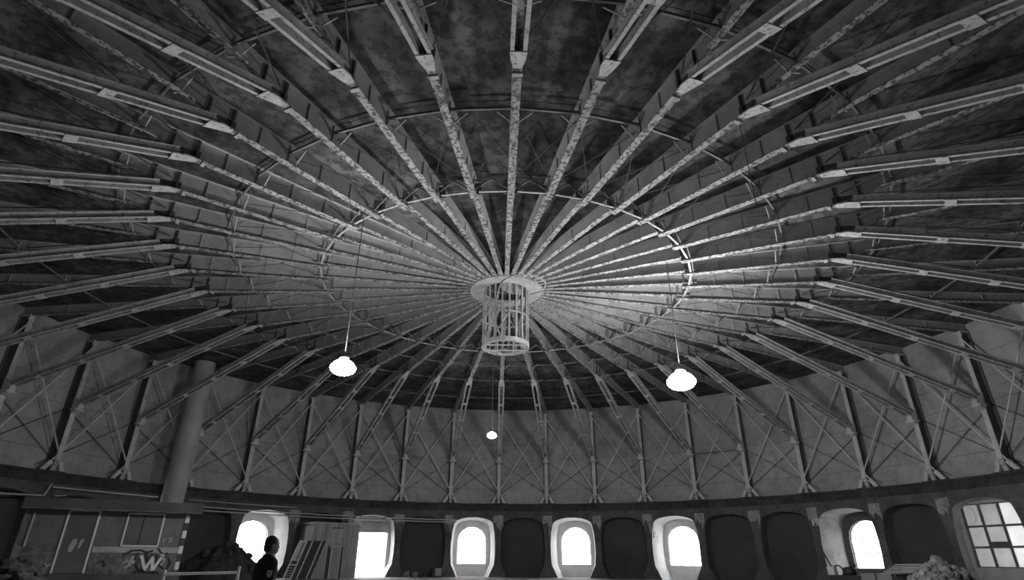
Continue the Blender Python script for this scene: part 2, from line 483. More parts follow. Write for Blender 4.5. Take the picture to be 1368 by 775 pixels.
# ------------------------------------------------------------------ roof girders with their forked struts
KR, KZ = 15.47, 12.30           # knee
BR, BZ = 27.34, 8.39            # where the strut lands on the column
GB = Vector((BR, 0, BZ))        # local origin of a girder thing
def gpart(name, mb, material):
    mb.v = [(x-GB.x, y, z-GB.z) for x, y, z in mb.v]
    return mb.mesh(name, material)
G = []
zm0, zm1 = 12.47, 12.38         # middle girder underside at r 9.3 and at the knee
# inner girder
G.append(('inner_web', gpart('inner_web', MB().prism([(1.25,12.74),(9.35,12.64),(9.35,ztop(9.3)),(1.25,ztop(1.2))], -.012, .012), 'steel_web')))
G.append(('inner_flange', gpart('inner_flange', MB().prism([(1.25,12.72),(9.7,12.62),(9.7,12.65),(1.25,12.75)], -.11, .11), 'steel_flange')))
# middle girder
G.append(('middle_web', gpart('middle_web', MB().prism([(9.0,zm0),(15.9,zm1),(16.9,12.66),(16.9,ztop(16.9)),(9.0,ztop(9))], -.014, .014), 'steel_web')))
G.append(('middle_flange', gpart('middle_flange', MB().prism([(9.0,zm0-.03),(15.9,zm1-.03),(15.9,zm1),(9.0,zm0)], -.13, .13), 'steel_flange')))
# outer girder
G.append(('outer_web', gpart('outer_web', MB().prism([(16.9,12.66),(28.4,12.62),(28.4,ztop(28)),(16.9,ztop(16.9))], -.012, .012), 'steel_web')))
G.append(('outer_flange', gpart('outer_flange', MB().prism([(15.9,zm1-.03),(16.9,12.63),(28.4,12.59),(28.4,12.62),(16.9,12.66),(15.9,zm1)], -.11, .11), 'steel_flange')))
G.append(('top_flange', gpart('top_flange', MB().prism([(1.25,ztop(1.25)),(28.4,ztop(28.4)),(28.4,ztop(28.4)+.025),(1.25,ztop(1.25)+.025)], -.13, .13), 'steel_web')))
for r, zb in ((3.6,12.71),(6.2,12.68)):
    G.append(('stiffener', gpart('stiffener', MB().box(r-.02,r+.02,-.05,.05,zb,ztop(r)), 'steel_web')))
for r in (9.3, 10.6, 12.0, 13.35, 14.5):
    zb = zm0 + (zm1-zm0)*(r-9)/6.9
    G.append(('stiffener', gpart('stiffener', MB().box(r-.025,r+.025,-.055,.055,zb,ztop(r)), 'steel_web')))
G.append(('knee_plate', gpart('knee_plate', MB().box(15.46,15.54,-.08,.08,zm1-.02,ztop(15.5)), 'steel_dark')))
G.append(('knee_plate', gpart('knee_plate', MB().box(16.26,16.32,-.07,.07,12.48,ztop(16.3)), 'steel_dark')))
for r in (17.4, 20.1, 22.8, 25.6):
    G.append(('stiffener', gpart('stiffener', MB().box(r-.02,r+.02,-.05,.05,12.64,ztop(r)), 'steel_web')))
# fly braces from the purlins down to the girder
for r, zb in ((13.35, zm1+.03), (17.4, 12.66)):
    for sg in (-1, 1):
        G.append(('fly_brace', gpart('fly_brace', MB().bar((r-.25, sg*.03, zb+.02), (r-.25, sg*.55, 12.9), .04, .04), 'steel_strut')))
# the strut: two channels back to back, battens, end plate
A0 = Vector((KR+.70, 0, KZ-.15)); B0 = Vector((BR-.05, 0, BZ))
dd = (B0-A0).normalized(); up = Vector((0,1,0)).cross(dd); up = -up if up.z < 0 else up
def strut_prism(poly_yz, t0, t1):
    """cross-section poly in (lateral, up) swept from A0+dd*t0 to A0+dd*t1"""
    mb = MB(); m = len(poly_yz); vs_ = []
    for t in (t0, t1):
        for y, h in poly_yz:
            p = A0 + dd*t + up*h; vs_.append((p.x, y, p.z))
    mb.add(vs_, [tuple(range(m)), tuple(range(2*m-1, m-1, -1))] + [(i, (i+1)%m, (i+1)%m+m, i+m) for i in range(m)])
    return mb
SL = (B0-A0).length
for sg in (-1, 1):
    prof = [(.115,0),(.225,0),(.225,.02),(.135,.02),(.135,.26),(.225,.26),(.225,.28),(.115,.28)]
    G.append(('strut_channel', gpart('strut_channel', strut_prism([(sg*y,h) for y,h in prof], -.2, SL), 'steel_strut')))
for k in range(4):
    t = SL*(.235+.215*k)
    G.append(('batten_plate', gpart('batten_plate', strut_prism([(-.23,-.02),(.23,-.02),(.23,0),(-.23,0)], t-.17, t+.17), 'steel_bright')))
mb = MB()
A1 = A0 + dd*.05
pl_ = [(KR-.02,-.12,zm1-.05),(KR-.02,.12,zm1-.05),(KR+.35,.21,A0.z+.10),(A1.x,.235,A1.z-.03),(A1.x,-.235,A1.z-.03),(KR+.35,-.21,A0.z+.10)]
mb.add(pl_ + [(x,y,zz+.05) for x,y,zz in pl_], [tuple(range(6)), tuple(range(11,5,-1))] + [(i,(i+1)%6,(i+1)%6+6,i+6) for i in range(6)])
G.append(('end_plate', gpart('end_plate', mb, 'steel_bright')))
G.append(('knee_collar', gpart('knee_collar', MB().box(KR-.32,KR-.2,-.15,.15,zm1-.07,zm1+.01), 'steel_bright')))
mb = MB()
mb.prism([(KR-.1,zm1),(KR+.85,A0.z+.1),(KR+.95,A0.z+.33),(KR+.6,12.6),(KR-.1,12.75)], -.02, .02)
G.append(('gusset', gpart('gusset', mb, 'steel_dark')))
def girder_label(i):
    if i == 0: return 'steel roof girder running straight overhead, top centre, up to the hub'
    if i == 20: return 'far steel roof girder dropping straight below the hub cage'
    side = 'right' if i < 20 else 'left'; k = i if i < 20 else 40 - i
    if k <= 10: return '%s steel roof girder to the %s of the one straight overhead' % (ORD[k], side)
    return '%s far steel roof girder to the %s of the one below the hub cage' % (ORD[20-k], side)
def gname(i):
    return girder_label(i)
for i in range(N):
    g = thing('roof_girder', girder_label(i), 'roof girder', pol(i, BR, BZ), frame_rz(i), 'forty roof girders radiating from the hub')
    for nm, me in G: obj(nm, me, g)

# ------------------------------------------------------------------ purlin rings, inner ring beam, roof bracing
def purlin_ring(r, z, label, w=.07, h=.10, material='steel_rod', off=.16):
    t = thing('purlin_ring', label, 'purlins', (0,0,z), 0, 'rings of purlins under the roof deck')
    hw = r*math.sin(PI/N) - .02
    mb = MB(); mb.box(-w/2, w/2, -hw, hw, -h/2, -h/2+.025); mb.box(w/2-.025, w/2, -hw, hw, -h/2, h/2)
    me = mb.mesh('purlin', material)
    for i in range(N):
        p = pol(i+.5, r*math.cos(PI/N), 0)
        obj('purlin', me, t, p, frame_rz(i+.5))
    return t
purlin_ring(13.35, 12.86, 'thin ring of purlins inside the strut tips')
purlin_ring(17.4, 12.86, 'ring of purlins just outside the strut tips')
purlin_ring(22.8, 12.86, 'outermost ring of purlins, near the eaves')
t = thing('inner_ring_beam', 'broken ring of short bars tying the girders around the hub', 'ring beam', (0,0,12.5))
hw = 9.3*math.sin(PI/N)
me1 = MB().box(-.045,.045,-hw+.24,hw-.16,.0,.04).mesh('tie_bar','steel_strut')
me2 = MB().box(-.02,.02,-hw+.03,-hw+.30,.1,.6).box(-.02,.02,hw-.30,hw-.03,.1,.6).mesh('tie_plate','steel_rod')
me3 = MB().bar((0,-hw+.1,.05),(0,0,.52),.05,.05,(1,0,0)).mesh('tie_diagonal','steel_rod')
me4 = MB().bar((0,hw-.1,.05),(0,0,.52),.05,.05,(1,0,0)).mesh('tie_diagonal','steel_rod')
for i in range(N):
    for nm, me, rr in (('tie_bar',me1,9.32),('tie_plate',me2,9.05),('tie_diagonal',me3,9.45),('tie_diagonal',me4,9.45)):
        obj(nm, me, t, pol(i+.5, rr*math.cos(PI/N), 0), frame_rz(i+.5))
t = thing('wind_bracing', 'thin crossed bracing rods between the outer roof girders', 'bracing', (0,0,12.78))
for i in range(N):
    for (r0, r1) in ((15.6, 22.6),):
        for (a, c) in ((i, i+1), (i+1, i)):
            p0 = pol(a, r0, 0); p1 = pol(c, r1, 0)
            d = (p1-p0).normalized()
            part('brace_rod', MB().bar(p0+d*.15, p1-d*.15, .035, .035), 'steel_dark', t)
t = thing('wind_bracing', 'thin crossed bracing rods between girders inside the strut tips', 'bracing', (0,0,12.74))
for i in range(N):
    for (a, c) in ((i, i+1), (i+1, i)):
        p0 = pol(a, 9.6, 0); p1 = pol(c, 13.2, 0); d = (p1-p0).normalized()
        part('brace_rod', MB().bar(p0+d*.12, p1-d*.12, .02, .02), 'steel_dark', t)

# ------------------------------------------------------------------ hub: flange, cage
hub = thing('hub_cage', 'pale steel hub with round cage hanging at the roof centre', 'hub', (0,0,9.55))
mb = MB(); mb.ring(1.15, 1.88, 3.10, 3.16, 64)
part('flange_ring', mb, 'hub_paint', hub)
mb = MB(); mb.ring(1.12, 1.18, 3.1, 3.70, 64); part('hub_drum', mb, 'hub_paint', hub)
mb = MB(); mb.ring(1.80, 1.88, 3.16, 3.30, 64); part('flange_lip', mb, 'hub_paint', hub)
mb = MB(); mb.ring(1.12, 1.20, .0, .05, 64); part('bottom_ring', mb, 'hub_paint', hub)
mb = MB(); mb.ring(1.165, 1.195, .05, .22, 64); part('bottom_band', mb, 'hub_paint', hub)
mb = MB(); mb.ring(0.95, 1.12, .03, .06, 64); part('bottom_lip', mb, 'hub_paint', hub)
mb = MB(); mb.ring(1.13, 1.19, 1.55, 1.60, 64)
me = MB().box(-.025,.025,-.04,.04,.05,3.12).mesh('cage_bar','hub_paint')
for k in range(20):
    a = 2*PI*(k+.5)/20; obj('cage_bar', me, hub, (1.165*math.cos(a),1.165*math.sin(a),0), a)
part('cage_hoop', mb, 'hub_paint', hub)
for y in (-.4, .4): part('cage_crossbar', MB().box(-1.08,1.08,y-.03,y+.03,.0,.05), 'hub_paint', hub)
for x in (-.4, .4): part('cage_crossbar', MB().box(x-.03,x+.03,-1.08,1.08,.0,.05), 'hub_paint', hub)
for k in range(5):
    a = 2*PI*k/5+.3; c = a+1.6
    part('cage_diagonal', MB().bar((1.08*math.cos(a),1.08*math.sin(a),.2),(1.08*math.cos(c),1.08*math.sin(c),3.0),.05,.05), 'hub_paint', hub)
for k in range(4):
    part('cage_latch', MB().box(-.05,.05,-.03,.03,.02,.30), 'steel_dark', hub)
    o = hub.children[-1]; a = PI/4 + k*PI/2; o.location = (1.22*math.cos(a),1.22*math.sin(a),0); o.rotation_euler = (0,0,a+PI/2)

# ------------------------------------------------------------------ columns
CB = Vector((27.9, 0, ZL))
def cpart(name, mb, material):
    mb.v = [(x-CB.x, y, z-CB.z) for x, y, z in mb.v]
    return mb.mesh(name, material)
COL = []
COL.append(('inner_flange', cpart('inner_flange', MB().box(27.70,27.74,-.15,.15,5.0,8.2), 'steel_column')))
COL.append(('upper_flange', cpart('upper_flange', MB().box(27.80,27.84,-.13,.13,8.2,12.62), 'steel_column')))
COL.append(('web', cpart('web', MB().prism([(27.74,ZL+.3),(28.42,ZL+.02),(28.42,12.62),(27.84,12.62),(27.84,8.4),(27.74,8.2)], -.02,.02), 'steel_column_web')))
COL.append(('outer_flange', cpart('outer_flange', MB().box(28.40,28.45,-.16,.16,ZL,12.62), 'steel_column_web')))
mb = MB(); mb.prism([(27.26,BZ-.10),(27.34,BZ-.38),(27.74,BZ-.55),(27.84,BZ+.45),(27.34,BZ+.12)], -.17, .17)
COL.append(('strut_bracket', cpart('strut_bracket', mb, 'steel_column')))
COL.append(('bracket_plate', cpart('bracket_plate', MB().box(27.30,27.72,-.30,.30,BZ-.36,BZ-.26), 'steel_column')))
COL.append(('cap_plate', cpart('cap_plate', MB().box(27.75,28.45,-.2,.2,12.56,12.62), 'steel_column')))
mb = MB(); mb.bar((27.72,0,5.15),(27.96,0,ZL+.02),.24,.16,(1,0,0)); COL.append(('foot_prong', cpart('foot_prong', mb, 'steel_bright')))
for sg in (-1,1):
    mb = MB(); mb.bar((27.82,sg*.26,5.02),(27.97,sg*.58,ZL+.02),.24,.16,(1,0,0)); COL.append(('foot_prong', cpart('foot_prong', mb, 'steel_column')))
COL.append(('base_plate', cpart('base_plate', MB().box(27.86,28.4,-.8,.8,ZL,ZL+.04), 'steel_dark')))
def col_label(i):
    if i == 20: return 'steel wall column in line below the hub cage'
    side = 'right' if i < 20 else 'left'; k = abs(20-i)
    if k > 10: return '%s wall column at the far %s edge, counted from the one below the hub' % ({11:'eleventh',12:'twelfth'}[k], side)
    return '%s steel wall column to the %s of the one below the hub cage' % (ORD[k], side)
COLS = range(9, 32)
for i in COLS:
    c = thing('wall_column', col_label(i), 'column', pol(i, CB.x, CB.z), frame_rz(i), 'steel columns along the upper wall')
    for nm, me in COL: obj(nm, me, c)
def bay_label(b):
    k = 19 - b if b < 20 else b - 20
    side = 'right' if b < 20 else 'left'
    return ORD[k+1] + ' wall bay to the ' + side + ' of the column below the hub'
for b in range(9, 31):
    kb = b-19 if b >= 20 else 20-b
    t = thing('cross_brace', 'crossed rods in the %s wall bay %s of the column below hub cage' % (ORD[kb] if kb < 11 else 'eleventh', 'left' if b >= 20 else 'right'), 'bracing', pol(b+.5, 27.8, ZL), 0, 'crossed rods between wall columns')
    o = t.location.copy()
    for (a, c, sa, sc) in ((b, b+1, -1, 1), (b+1, b, 1, -1)):
        p0 = pol(a, 27.84, 12.45, sa*.16) - Vector(o); p1 = pol(c, 27.80, 5.05, sc*.28) - Vector(o)
        part('rod', MB().bar(p0, p1, .09, .035, pol(b+.5,1,0)), 'steel_column', t)
        p0 = pol(a, 28.38, 8.3, sa*.12) - Vector(o); p1 = pol(c, 28.38, 4.75, sc*.75) - Vector(o)
        part('lower_rod', MB().bar(p0, p1, .04, .02, pol(b+.5,1,0)), 'steel_dark', t)
tie = part('tie_rod', MB().tube([pol(16, 27.7, 8.15, -.1), pol(15, 27.7, 8.15, .1)], .03, 6), 'steel_dark')
tag(tie, 'thin horizontal rod between the fourth and fifth columns right of the hub', 'rod')

# ------------------------------------------------------------------ hanging lamps
def lamp(loc, r, label, material, ztopc):
    t = thing('pendant_lamp', label, 'lamp', loc, 0, 'pendant lamps hanging from the roof')
    prof = [(.02,-.62*r)] + [(r*math.sin(a), -.62*r*math.cos(a)) for a in [PI*.5*k/7 for k in range(1,8)]] + [(r*.96,.1*r),(r*.7,.42*r),(r*.42,.58*r)]
    part('glass_globe', MB().lathe(prof, 28), material, t, True)
    part('lamp_cap', MB().lathe([(.02,.95*r),(.3*r,.92*r),(.46*r,.55*r),(.40*r,.52*r)], 20), 'lamp_cap', t, True)
    part('cable', MB().tube([(0,0,.9*r),(0,0,ztopc-loc[2])], .02, 6), 'steel_rod', t)
lamp((-5.67,-7.87,6.0), .45, 'glowing pendant lamp left of the hub cage', 'lamp_glass_dim', 13.1)
lamp((7.65,-3.2,7.0), .62, 'brightest glowing pendant lamp, right of the hub cage', 'lamp_glass', 13.1)
lamp((-.87,12.9,7.7), .34, 'small distant pendant lamp below the hub cage', 'lamp_glass_faint', 13.1)
cab = part('hanging_cable', MB().tube([pol(3.05,15.2,13.1), pol(3.05,15.2,9.2)], .012, 5), 'steel_dark')
tag(cab, 'thin loose cable hanging from a girder on the right', 'cable')

# ------------------------------------------------------------------ wall pipes
def arc_pts(i0, i1, r, z0, z1, n=24):
    return [pol(i0+(i1-i0)*k/n, r, z0+(z1-z0)*k/n) for k in range(n+1)]
def pipe(i0, i1, r, z0, z1, rad, label, name='wall_pipe', material='pipe_white', clips=5):
    a = pol(i0, r, z0)
    t = thing(name, label, 'pipe', a)
    mb = MB().tube([p-a for p in arc_pts(i0,i1,r,z0,z1)], rad, 8)
    part('pipe_run', mb, material, t, True)
    for k in range(clips):
        f = (k+.5)/clips; i = i0+(i1-i0)*f
        p = pol(i, r, z0+(z1-z0)*f) - a; q = pol(i, LR-.02, z0+(z1-z0)*f) - a
        part('pipe_clip', MB().bar(p, q, .05, rad*2.6), 'steel_dark', t)
pipe(25.75, 20.85, 27.7, 3.22, 3.04, .05, 'upper of two long pale pipes running past the doorway arch')
pipe(25.75, 20.85, 27.7, 2.98, 2.86, .045, 'lower of two long pale pipes running past the doorway arch')
pipe(25.9, 24.0, 27.75, 3.62, 3.59, .035, 'short thin pipe above the window behind the person', clips=2)
pipe(27.97, 26.4, 27.7, 3.60, 3.64, .05, 'thin pipe above the shed roof reaching the white duct', clips=3)
pipe(29.2, 28.05, 27.7, 2.86, 3.09, .05, 'thin pipe on the dark wall left of the shed', clips=2)
t = thing('pipe_frame', 'small inverted V pipe bracket above the left end of shed', 'bracket', pol(28.05, 27.6, 3.05))
o = t.location.copy()
part('bracket_leg', MB().tube([pol(28.05,27.6,3.05)-Vector(o), pol(27.99,27.6,3.75)-Vector(o)], .05, 6), 'pipe_white', t)
part('bracket_leg', MB().tube([pol(27.99,27.6,3.75)-Vector(o), pol(27.93,27.6,3.1)-Vector(o)], .05, 6), 'steel_dark', t)
part('bracket_shelf', MB().bar(pol(27.9,27.6,3.12)-Vector(o), pol(27.75,27.6,3.2)-Vector(o), .06,.05), 'pipe_white', t)

# ------------------------------------------------------------------ white ventilation duct
D0 = pol(26.33, 26.4, FLOOR)
t = thing('ventilation_duct', 'thick white round duct rising beside the shed to the roof', 'duct', D0)
part('duct_tube', MB().tube([(0,0,0),(0,0,14.55)], .70, 28, False), 'duct_white', t, True)
for z in (2.0, 4.1, 6.2, 8.3, 10.4, 12.5):
    part('duct_seam', MB().ring(.70,.715,z-.03,z+.03,28), 'duct_white', t)

# ------------------------------------------------------------------ brick shed
SA = Vector((-18.8,-2.6,0)); SE = Vector((.89442719,.4472136,0)); SRZ = math.atan2(.4472136,.89442719)
t = thing('shed', 'low flat roofed shed with white outlined door and window, graffiti below', 'shed', (SA.x,SA.y,FLOOR), SRZ)
def sb(s0,s1,y0,y1,z0,z1): return MB().box(s0,s1,y0,y1,z0-FLOOR,z1-FLOOR)
SD = 3.6
part('plinth', sb(-.3,5.75,-.12,SD,FLOOR,-.68), 'steel_dark', t)
part('shed_body', sb(-.1,5.6,0.0,SD,-.68,1.70), 'shed_wall', t)
part('lower_course', sb(2.42,5.6,-.03,.0,-.68,.10), 'shed_lower', t)
part('lower_course', sb(-.1,1.22,-.03,.0,-.68,.30), 'shed_lower', t)
part('sill_band', sb(2.42,5.62,-.045,.0,.10,.32), 'spray_grey', t)
part('roof_slab', sb(-.25,6.10,-.45,SD+.3,1.68,2.08), 'shed_roof', t)
part('roof_edge', sb(-.25,6.11,-.47,-.45,1.66,1.70), 'shed_lower', t)
d = part('door', sb(1.28,2.33,-.03,.0,-.66,1.66), 'shed_door', t)
for s in (1.28,2.33): part('door_frame', sb(s-.035,s+.035,-.06,.0,-.66,1.69), 'white_paint', d)
part('door_frame', sb(1.245,2.365,-.06,.0,1.63,1.70), 'white_paint', d)
def blot(pts, y, z0=0):
    m_ = MB(); n_ = len(pts)
    m_.add([(s, y, z-FLOOR) for s,z in pts] + [(s, y+.008, z-FLOOR) for s,z in pts], [tuple(range(n_)), tuple(range(2*n_-1,n_-1,-1))] + [(i,(i+1)%n_,(i+1)%n_+n_,i+n_) for i in range(n_)])
    return m_
part('paint_blotch', blot([(1.62,.10),(1.74,.12),(1.84,.42),(1.80,.60),(1.68,.58),(1.60,.30)], -.04), 'spray_grey', d)
part('paint_blotch', blot([(1.90,.22),(1.96,.24),(2.06,.58),(1.96,.60),(1.92,.48)], -.04), 'spray_grey', d)
w = part('shed_window', sb(3.36,4.68,-.02,.0,.36,1.61), 'shed_door', t)
for s in (3.36,4.68): part('shed_window_frame', sb(s-.03,s+.03,-.05,.0,.33,1.64), 'white_paint', w)
for z in (.36,1.61): part('shed_window_frame', sb(3.33,4.71,-.05,.0,z-.03,z+.03), 'white_paint', w)
part('shutter_gap', sb(3.93,3.97,-.03,.0,.39,1.58), 'iron_black', w)
part('corner_post', sb(.12,.19,-.05,.02,.28,1.56), 'spray_grey', t)
part('corner_post', sb(-.16,-.08,-.05,.05,-.66,1.70), 'shed_lower', t)
zq = 1.60
for k in range(7):
    part('quoin_block', sb(5.50,5.66,-.06,.06,zq-.30,zq), 'white_paint' if k % 2 == 0 else 'steel_dark', t); zq -= .305
def stroke(pts, wdt, material, parent, y=-.055):
    m_ = MB()
    for k in range(len(pts)-1):
        (s0,z0),(s1,z1) = pts[k], pts[k+1]
        dx, dz = s1-s0, z1-z0; L = math.hypot(dx,dz) or 1; nx, nz = -dz/L*wdt/2, dx/L*wdt/2; ex, ez = dx/L*wdt*.3, dz/L*wdt*.3
        q = [(s0+nx-ex,z0+nz-ez),(s1+nx+ex,z1+nz+ez),(s1-nx+ex,z1-nz+ez),(s0-nx-ex,z0-nz-ez)]
        yy = y - .0005*k
        m_.add([(s,yy,z-FLOOR) for s,z in q] + [(s,yy+.01,z-FLOOR) for s,z in q], [(0,1,2,3),(7,6,5,4),(0,4,5,1),(1,5,6,2),(2,6,7,3),(3,7,4,0)])
    part('graffiti_stroke', m_, material, parent)
stroke([(4.80,.68),(4.87,.53),(4.95,.68)], .035, 'spray_grey', t, -.02)
stroke([(5.02,.66),(5.16,.70),(5.08,.62),(5.18,.58),(5.04,.53)], .035, 'spray_grey', t, -.02)
stroke([(3.55,.02),(3.8,.18),(4.1,.20),(4.35,.12),(4.55,.18)], .07, 'spray_black', t)
stroke([(4.05,.1),(3.98,-.15),(4.10,-.40),(4.28,-.62)], .07, 'spray_black', t)
stroke([(4.2,-.02),(4.42,-.52),(4.62,-.08),(4.70,-.58),(4.98,.02)], .11, 'white_paint', t, -.07)
stroke([(4.34,.05),(4.55,-.40),(4.74,.02),(4.84,-.44),(5.1,.10)], .06, 'spray_black', t, -.062)
stroke([(4.72,.28),(4.98,.0),(4.86,-.3),(5.1,-.5)], .06, 'spray_black', t)
stroke([(4.86,.05),(5.06,-.15),(4.98,-.35)], .08, 'spray_grey', t, -.075)
stroke([(3.6,-.28),(3.72,-.2),(3.86,-.34),(3.70,-.46)], .09, 'spray_grey', t)
stroke([(3.9,-.05),(3.86,-.22),(3.98,-.25)], .12, 'spray_grey', t, -.07)
stroke([(4.1,-.62),(4.3,-.5),(4.5,-.66),(4.72,-.6),(4.95,-.66)], .07, 'spray_black', t, -.08)
stroke([(5.2,-.1),(5.3,-.3),(5.22,-.5)], .07, 'spray_black', t)
stroke([(2.7,-.3),(2.9,-.2),(3.0,-.4)], .05, 'spray_black', t)
stroke([(1.0,-.30),(1.1,-.42),(1.18,-.34)], .07, 'spray_grey', t)

# ------------------------------------------------------------------ rubble heaps (each lump countable, so a thing of its own group inside a heap)
def lump(rnd, s):
    mb = MB(); mb.ell((0,0,0), (s*(.8+.5*rnd.random()), s*(.7+.5*rnd.random()), s*(.5+.4*rnd.random())), 7, 5)
    mb.v = [(x*(1+.25*(rnd.random()-.5)), y*(1+.25*(rnd.random()-.5)), z*(1+.25*(rnd.random()-.5))) for x,y,z in mb.v]
    return mb
def heap(name, label, loc, rx, ry, h, material, seed, lumps, cat='heap', spike=None):
    rnd = random.Random(seed)
    t = thing(name, label, cat, loc)
    mb = MB(); nu, nv = 28, 8; vs_ = []; fs = []
    for i in range(nv+1):
        f = i/nv
        for j in range(nu):
            a = 2*PI*j/nu
            rr_ = f*(1+.14*math.sin(3*a+seed)+.08*math.sin(7*a)) 
            z = h*(1-f**1.5)*(1+(.16*(rnd.random()-.5) if i else 0))
            vs_.append((rx*rr_*math.cos(a), ry*rr_*math.sin(a), z if i<nv else -.02))
    for i in range(nv):
        for j in range(nu): fs.append((i*nu+j,(i+1)*nu+j,(i+1)*nu+(j+1)%nu,i*nu+(j+1)%nu))
    mb.add(vs_, fs)
    part('mound', mb, material, t)
    for k in range(lumps):
        f = rnd.random()**.7*.9; a = rnd.random()*2*PI
        o = part('lump', lump(rnd, .12+.2*rnd.random()), material, t)
        o.location = (rx*f*math.cos(a), ry*f*math.sin(a), h*(1-f**1.5)+.02); o.rotation_euler = (rnd.random(),rnd.random(),rnd.random()*6)
    return t
heap('debris_heap', 'pale heap of crumpled debris under the nine pane window', (21.6,3.9,FLOOR), 1.9, 1.6, 1.45, 'rubble_pale', 3, 60)
heap('debris_heap', 'dark mound of rubble beside the railing near the shed', (-16.2,9.5,FLOOR), 3.1, 2.4, 2.15, 'rubble', 5, 30)
heap('debris_heap', 'dark tangled heap in front of the left end of shed', (-15.3,-7.0,FLOOR), 1.6, 1.2, 1.35, 'rubble', 8, 24)

# low bits of scrap along the blind niche by the doorway
scr = random.Random(2)
for k, (u, w_, h_, nm, lb, ct, mt) in enumerate([(-1.25,.35,.40,'scrap_block','tilted pale scrap lying left in the blind niche beside the doorway','scrap','rubble_pale'),
                                   (-.55,.42,.36,'scrap_block','low grey scrap box lying in the blind niche beside the doorway','scrap','box_grey'),
                                   (-.05,.5,.25,'scrap_block','dark flat scrap lying in the middle of the blind niche','scrap','rubble')]):
    p = lp(21, u, -.35, FLOOR)
    o = part(nm, MB().prism([(-.2,0),(.22,0),(.18,h_),(-.1,h_*1.15)], -w_/2, w_/2), mt); o.location = p; o.rotation_euler = (0,0,frame_rz(21.5)+scr.random()-.5)
    tag(o, lb, ct, 'scrap along the wall')
p = lp(21, 1.25, -.3, FLOOR)
t = thing('crate', 'small crate with pale front in the blind niche by the doorway', 'crate', p, frame_rz(21.5))
part('crate_body', MB().box(-.3,.3,-.42,.35,0,.72), 'timber_dark', t)
part('crate_front', MB().box(-.33,-.3,-.42,.1,.12,.70), 'timber_pale', t)

# ------------------------------------------------------------------ timber porch and leaning panels
PA = Vector((-14.9,21.0,FLOOR)); PRZ = math.atan2(2.6,3.3)
t = thing('timber_porch', 'tall plank porch with narrow pale door left of the doorway', 'porch', PA, PRZ)
def pb(s0,s1,y0,y1,z0,z1): return MB().box(s0,s1,y0,y1,z0-FLOOR,z1-FLOOR)
s = .28; k = 0
while s < 3.9:
    wdt = .19 + .02*((k*7)%3)
    if not (1.62 < s+wdt/2 < 2.72):
        part('plank', pb(s, s+wdt-.015, -.03 - .012*(k%2), .02, FLOOR, 2.42 - (.02*(k%3))), 'timber', t)
    else:
        part('plank', pb(s, s+wdt-.015, -.02, .02, .80, 2.40), 'timber', t)
    s += wdt; k += 1
part('side_panel', pb(.28,.33,0,3.0,FLOOR,2.4), 'timber', t)
part('stub_wall', pb(-.35,.28,.1,.2,FLOOR,2.15), 'timber_pale', t)
part('porch_roof', pb(.2,3.95,-.05,3.0,2.40,2.48), 'timber_pale', t)
part('frame_back', pb(.3,3.9,.03,.1,FLOOR,2.38), 'timber_dark', t)
part('door_head', pb(1.66,2.70,-.07,.02,.66,.84), 'timber_pale', t)
dr = part('porch_door', pb(1.80,2.60,-.04,.02,FLOOR,.64), 'timber', t)
for s0 in (1.80,2.55): part('door_stile', pb(s0,s0+.1,-.06,.0,FLOOR,.66), 'timber_pale', dr)
part('transom_panel', pb(1.76,2.60,-.035,.0,1.0,2.08), 'timber', t)
part('transom_rail', pb(1.72,2.64,-.06,.0,2.05,2.12), 'timber_dark', t)
# the leaning panels, front one louvred
LZ = PRZ - .05
lean = math.radians(24)
for k in range(6):
    base = PA + Vector((math.cos(PRZ), math.sin(PRZ), 0))*(-1.95 + .36*k) + Vector((math.sin(PRZ), -math.cos(PRZ), 0))*(.9)
    base.z = FLOOR
    t = thing('shutter_panel', ['pale louvred shutter panel, front of the leaning stack', 'second dark panel in the leaning stack beside the porch', 'third dark panel in the leaning stack beside the porch', 'fourth dark panel in the leaning stack beside the porch', 'fifth dark panel in the leaning stack beside the porch', 'rearmost dark panel of the leaning stack against the porch'][k], 'panel', base, LZ, 'panels leaning in a stack by the porch')
    t.rotation_euler = (0, 0, LZ)
    H = 2.85; Wd = .62 if k == 0 else .34
    def lb_(s0,s1,z0,z1,y0,y1):
        m_ = MB().box(s0,s1,y0,y1,z0,z1)
        c, sn = math.cos(lean), math.sin(lean)
        m_.v = [(x*1.0 + z*sn*.78, y + z*.08, z*c) for x,y,z in m_.v]
        return m_
    mt = 'white_paint' if k == 0 else 'timber_dark'
    part('stile', lb_(0,.09,0,H,-.05,.0), mt, t); part('stile', lb_(Wd-.09,Wd,0,H,-.05,.0), 'white_paint' if k in (0,2,4) else 'timber_pale' if k==5 else mt, t)
    for z in (0,1.0,1.35,H-.1): part('rail', lb_(.05,Wd-.05,z,z+.1,-.05,.0), mt, t)
    if k == 0:
        for q in range(9): part('slat', lb_(.09,Wd-.09,.14+q*.095,.14+q*.095+.045,-.04,-.01), 'timber_pale' if q%2 else 'timber_dark', t)
        part('panel_board', lb_(.09,Wd-.09,1.45,H-.1,-.03,-.015), 'timber_pale', t)
    part('panel_back', lb_(.02,Wd-.02,.05,H-.05,.0,.03), 'timber_dark', t)

# ------------------------------------------------------------------ railing in the foreground
t = thing('railing', 'white tube railing in front of the shed, beside the person', 'railing', (-8.52,-11,FLOOR))
part('post', MB().tube([(0,0,0),(0,0,1.18)], .035, 10), 'white_paint', t)
part('post', MB().tube([(1.85,0,0),(1.85,0,1.27)], .035, 10), 'white_paint', t)
part('top_rail', MB().tube([(0,0,1.08),(1.85,0,1.13)], .03, 10), 'white_paint', t)
part('lower_rail', MB().tube([(0,0,.55),(1.85,0,.58)], .025, 10), 'white_paint', t)

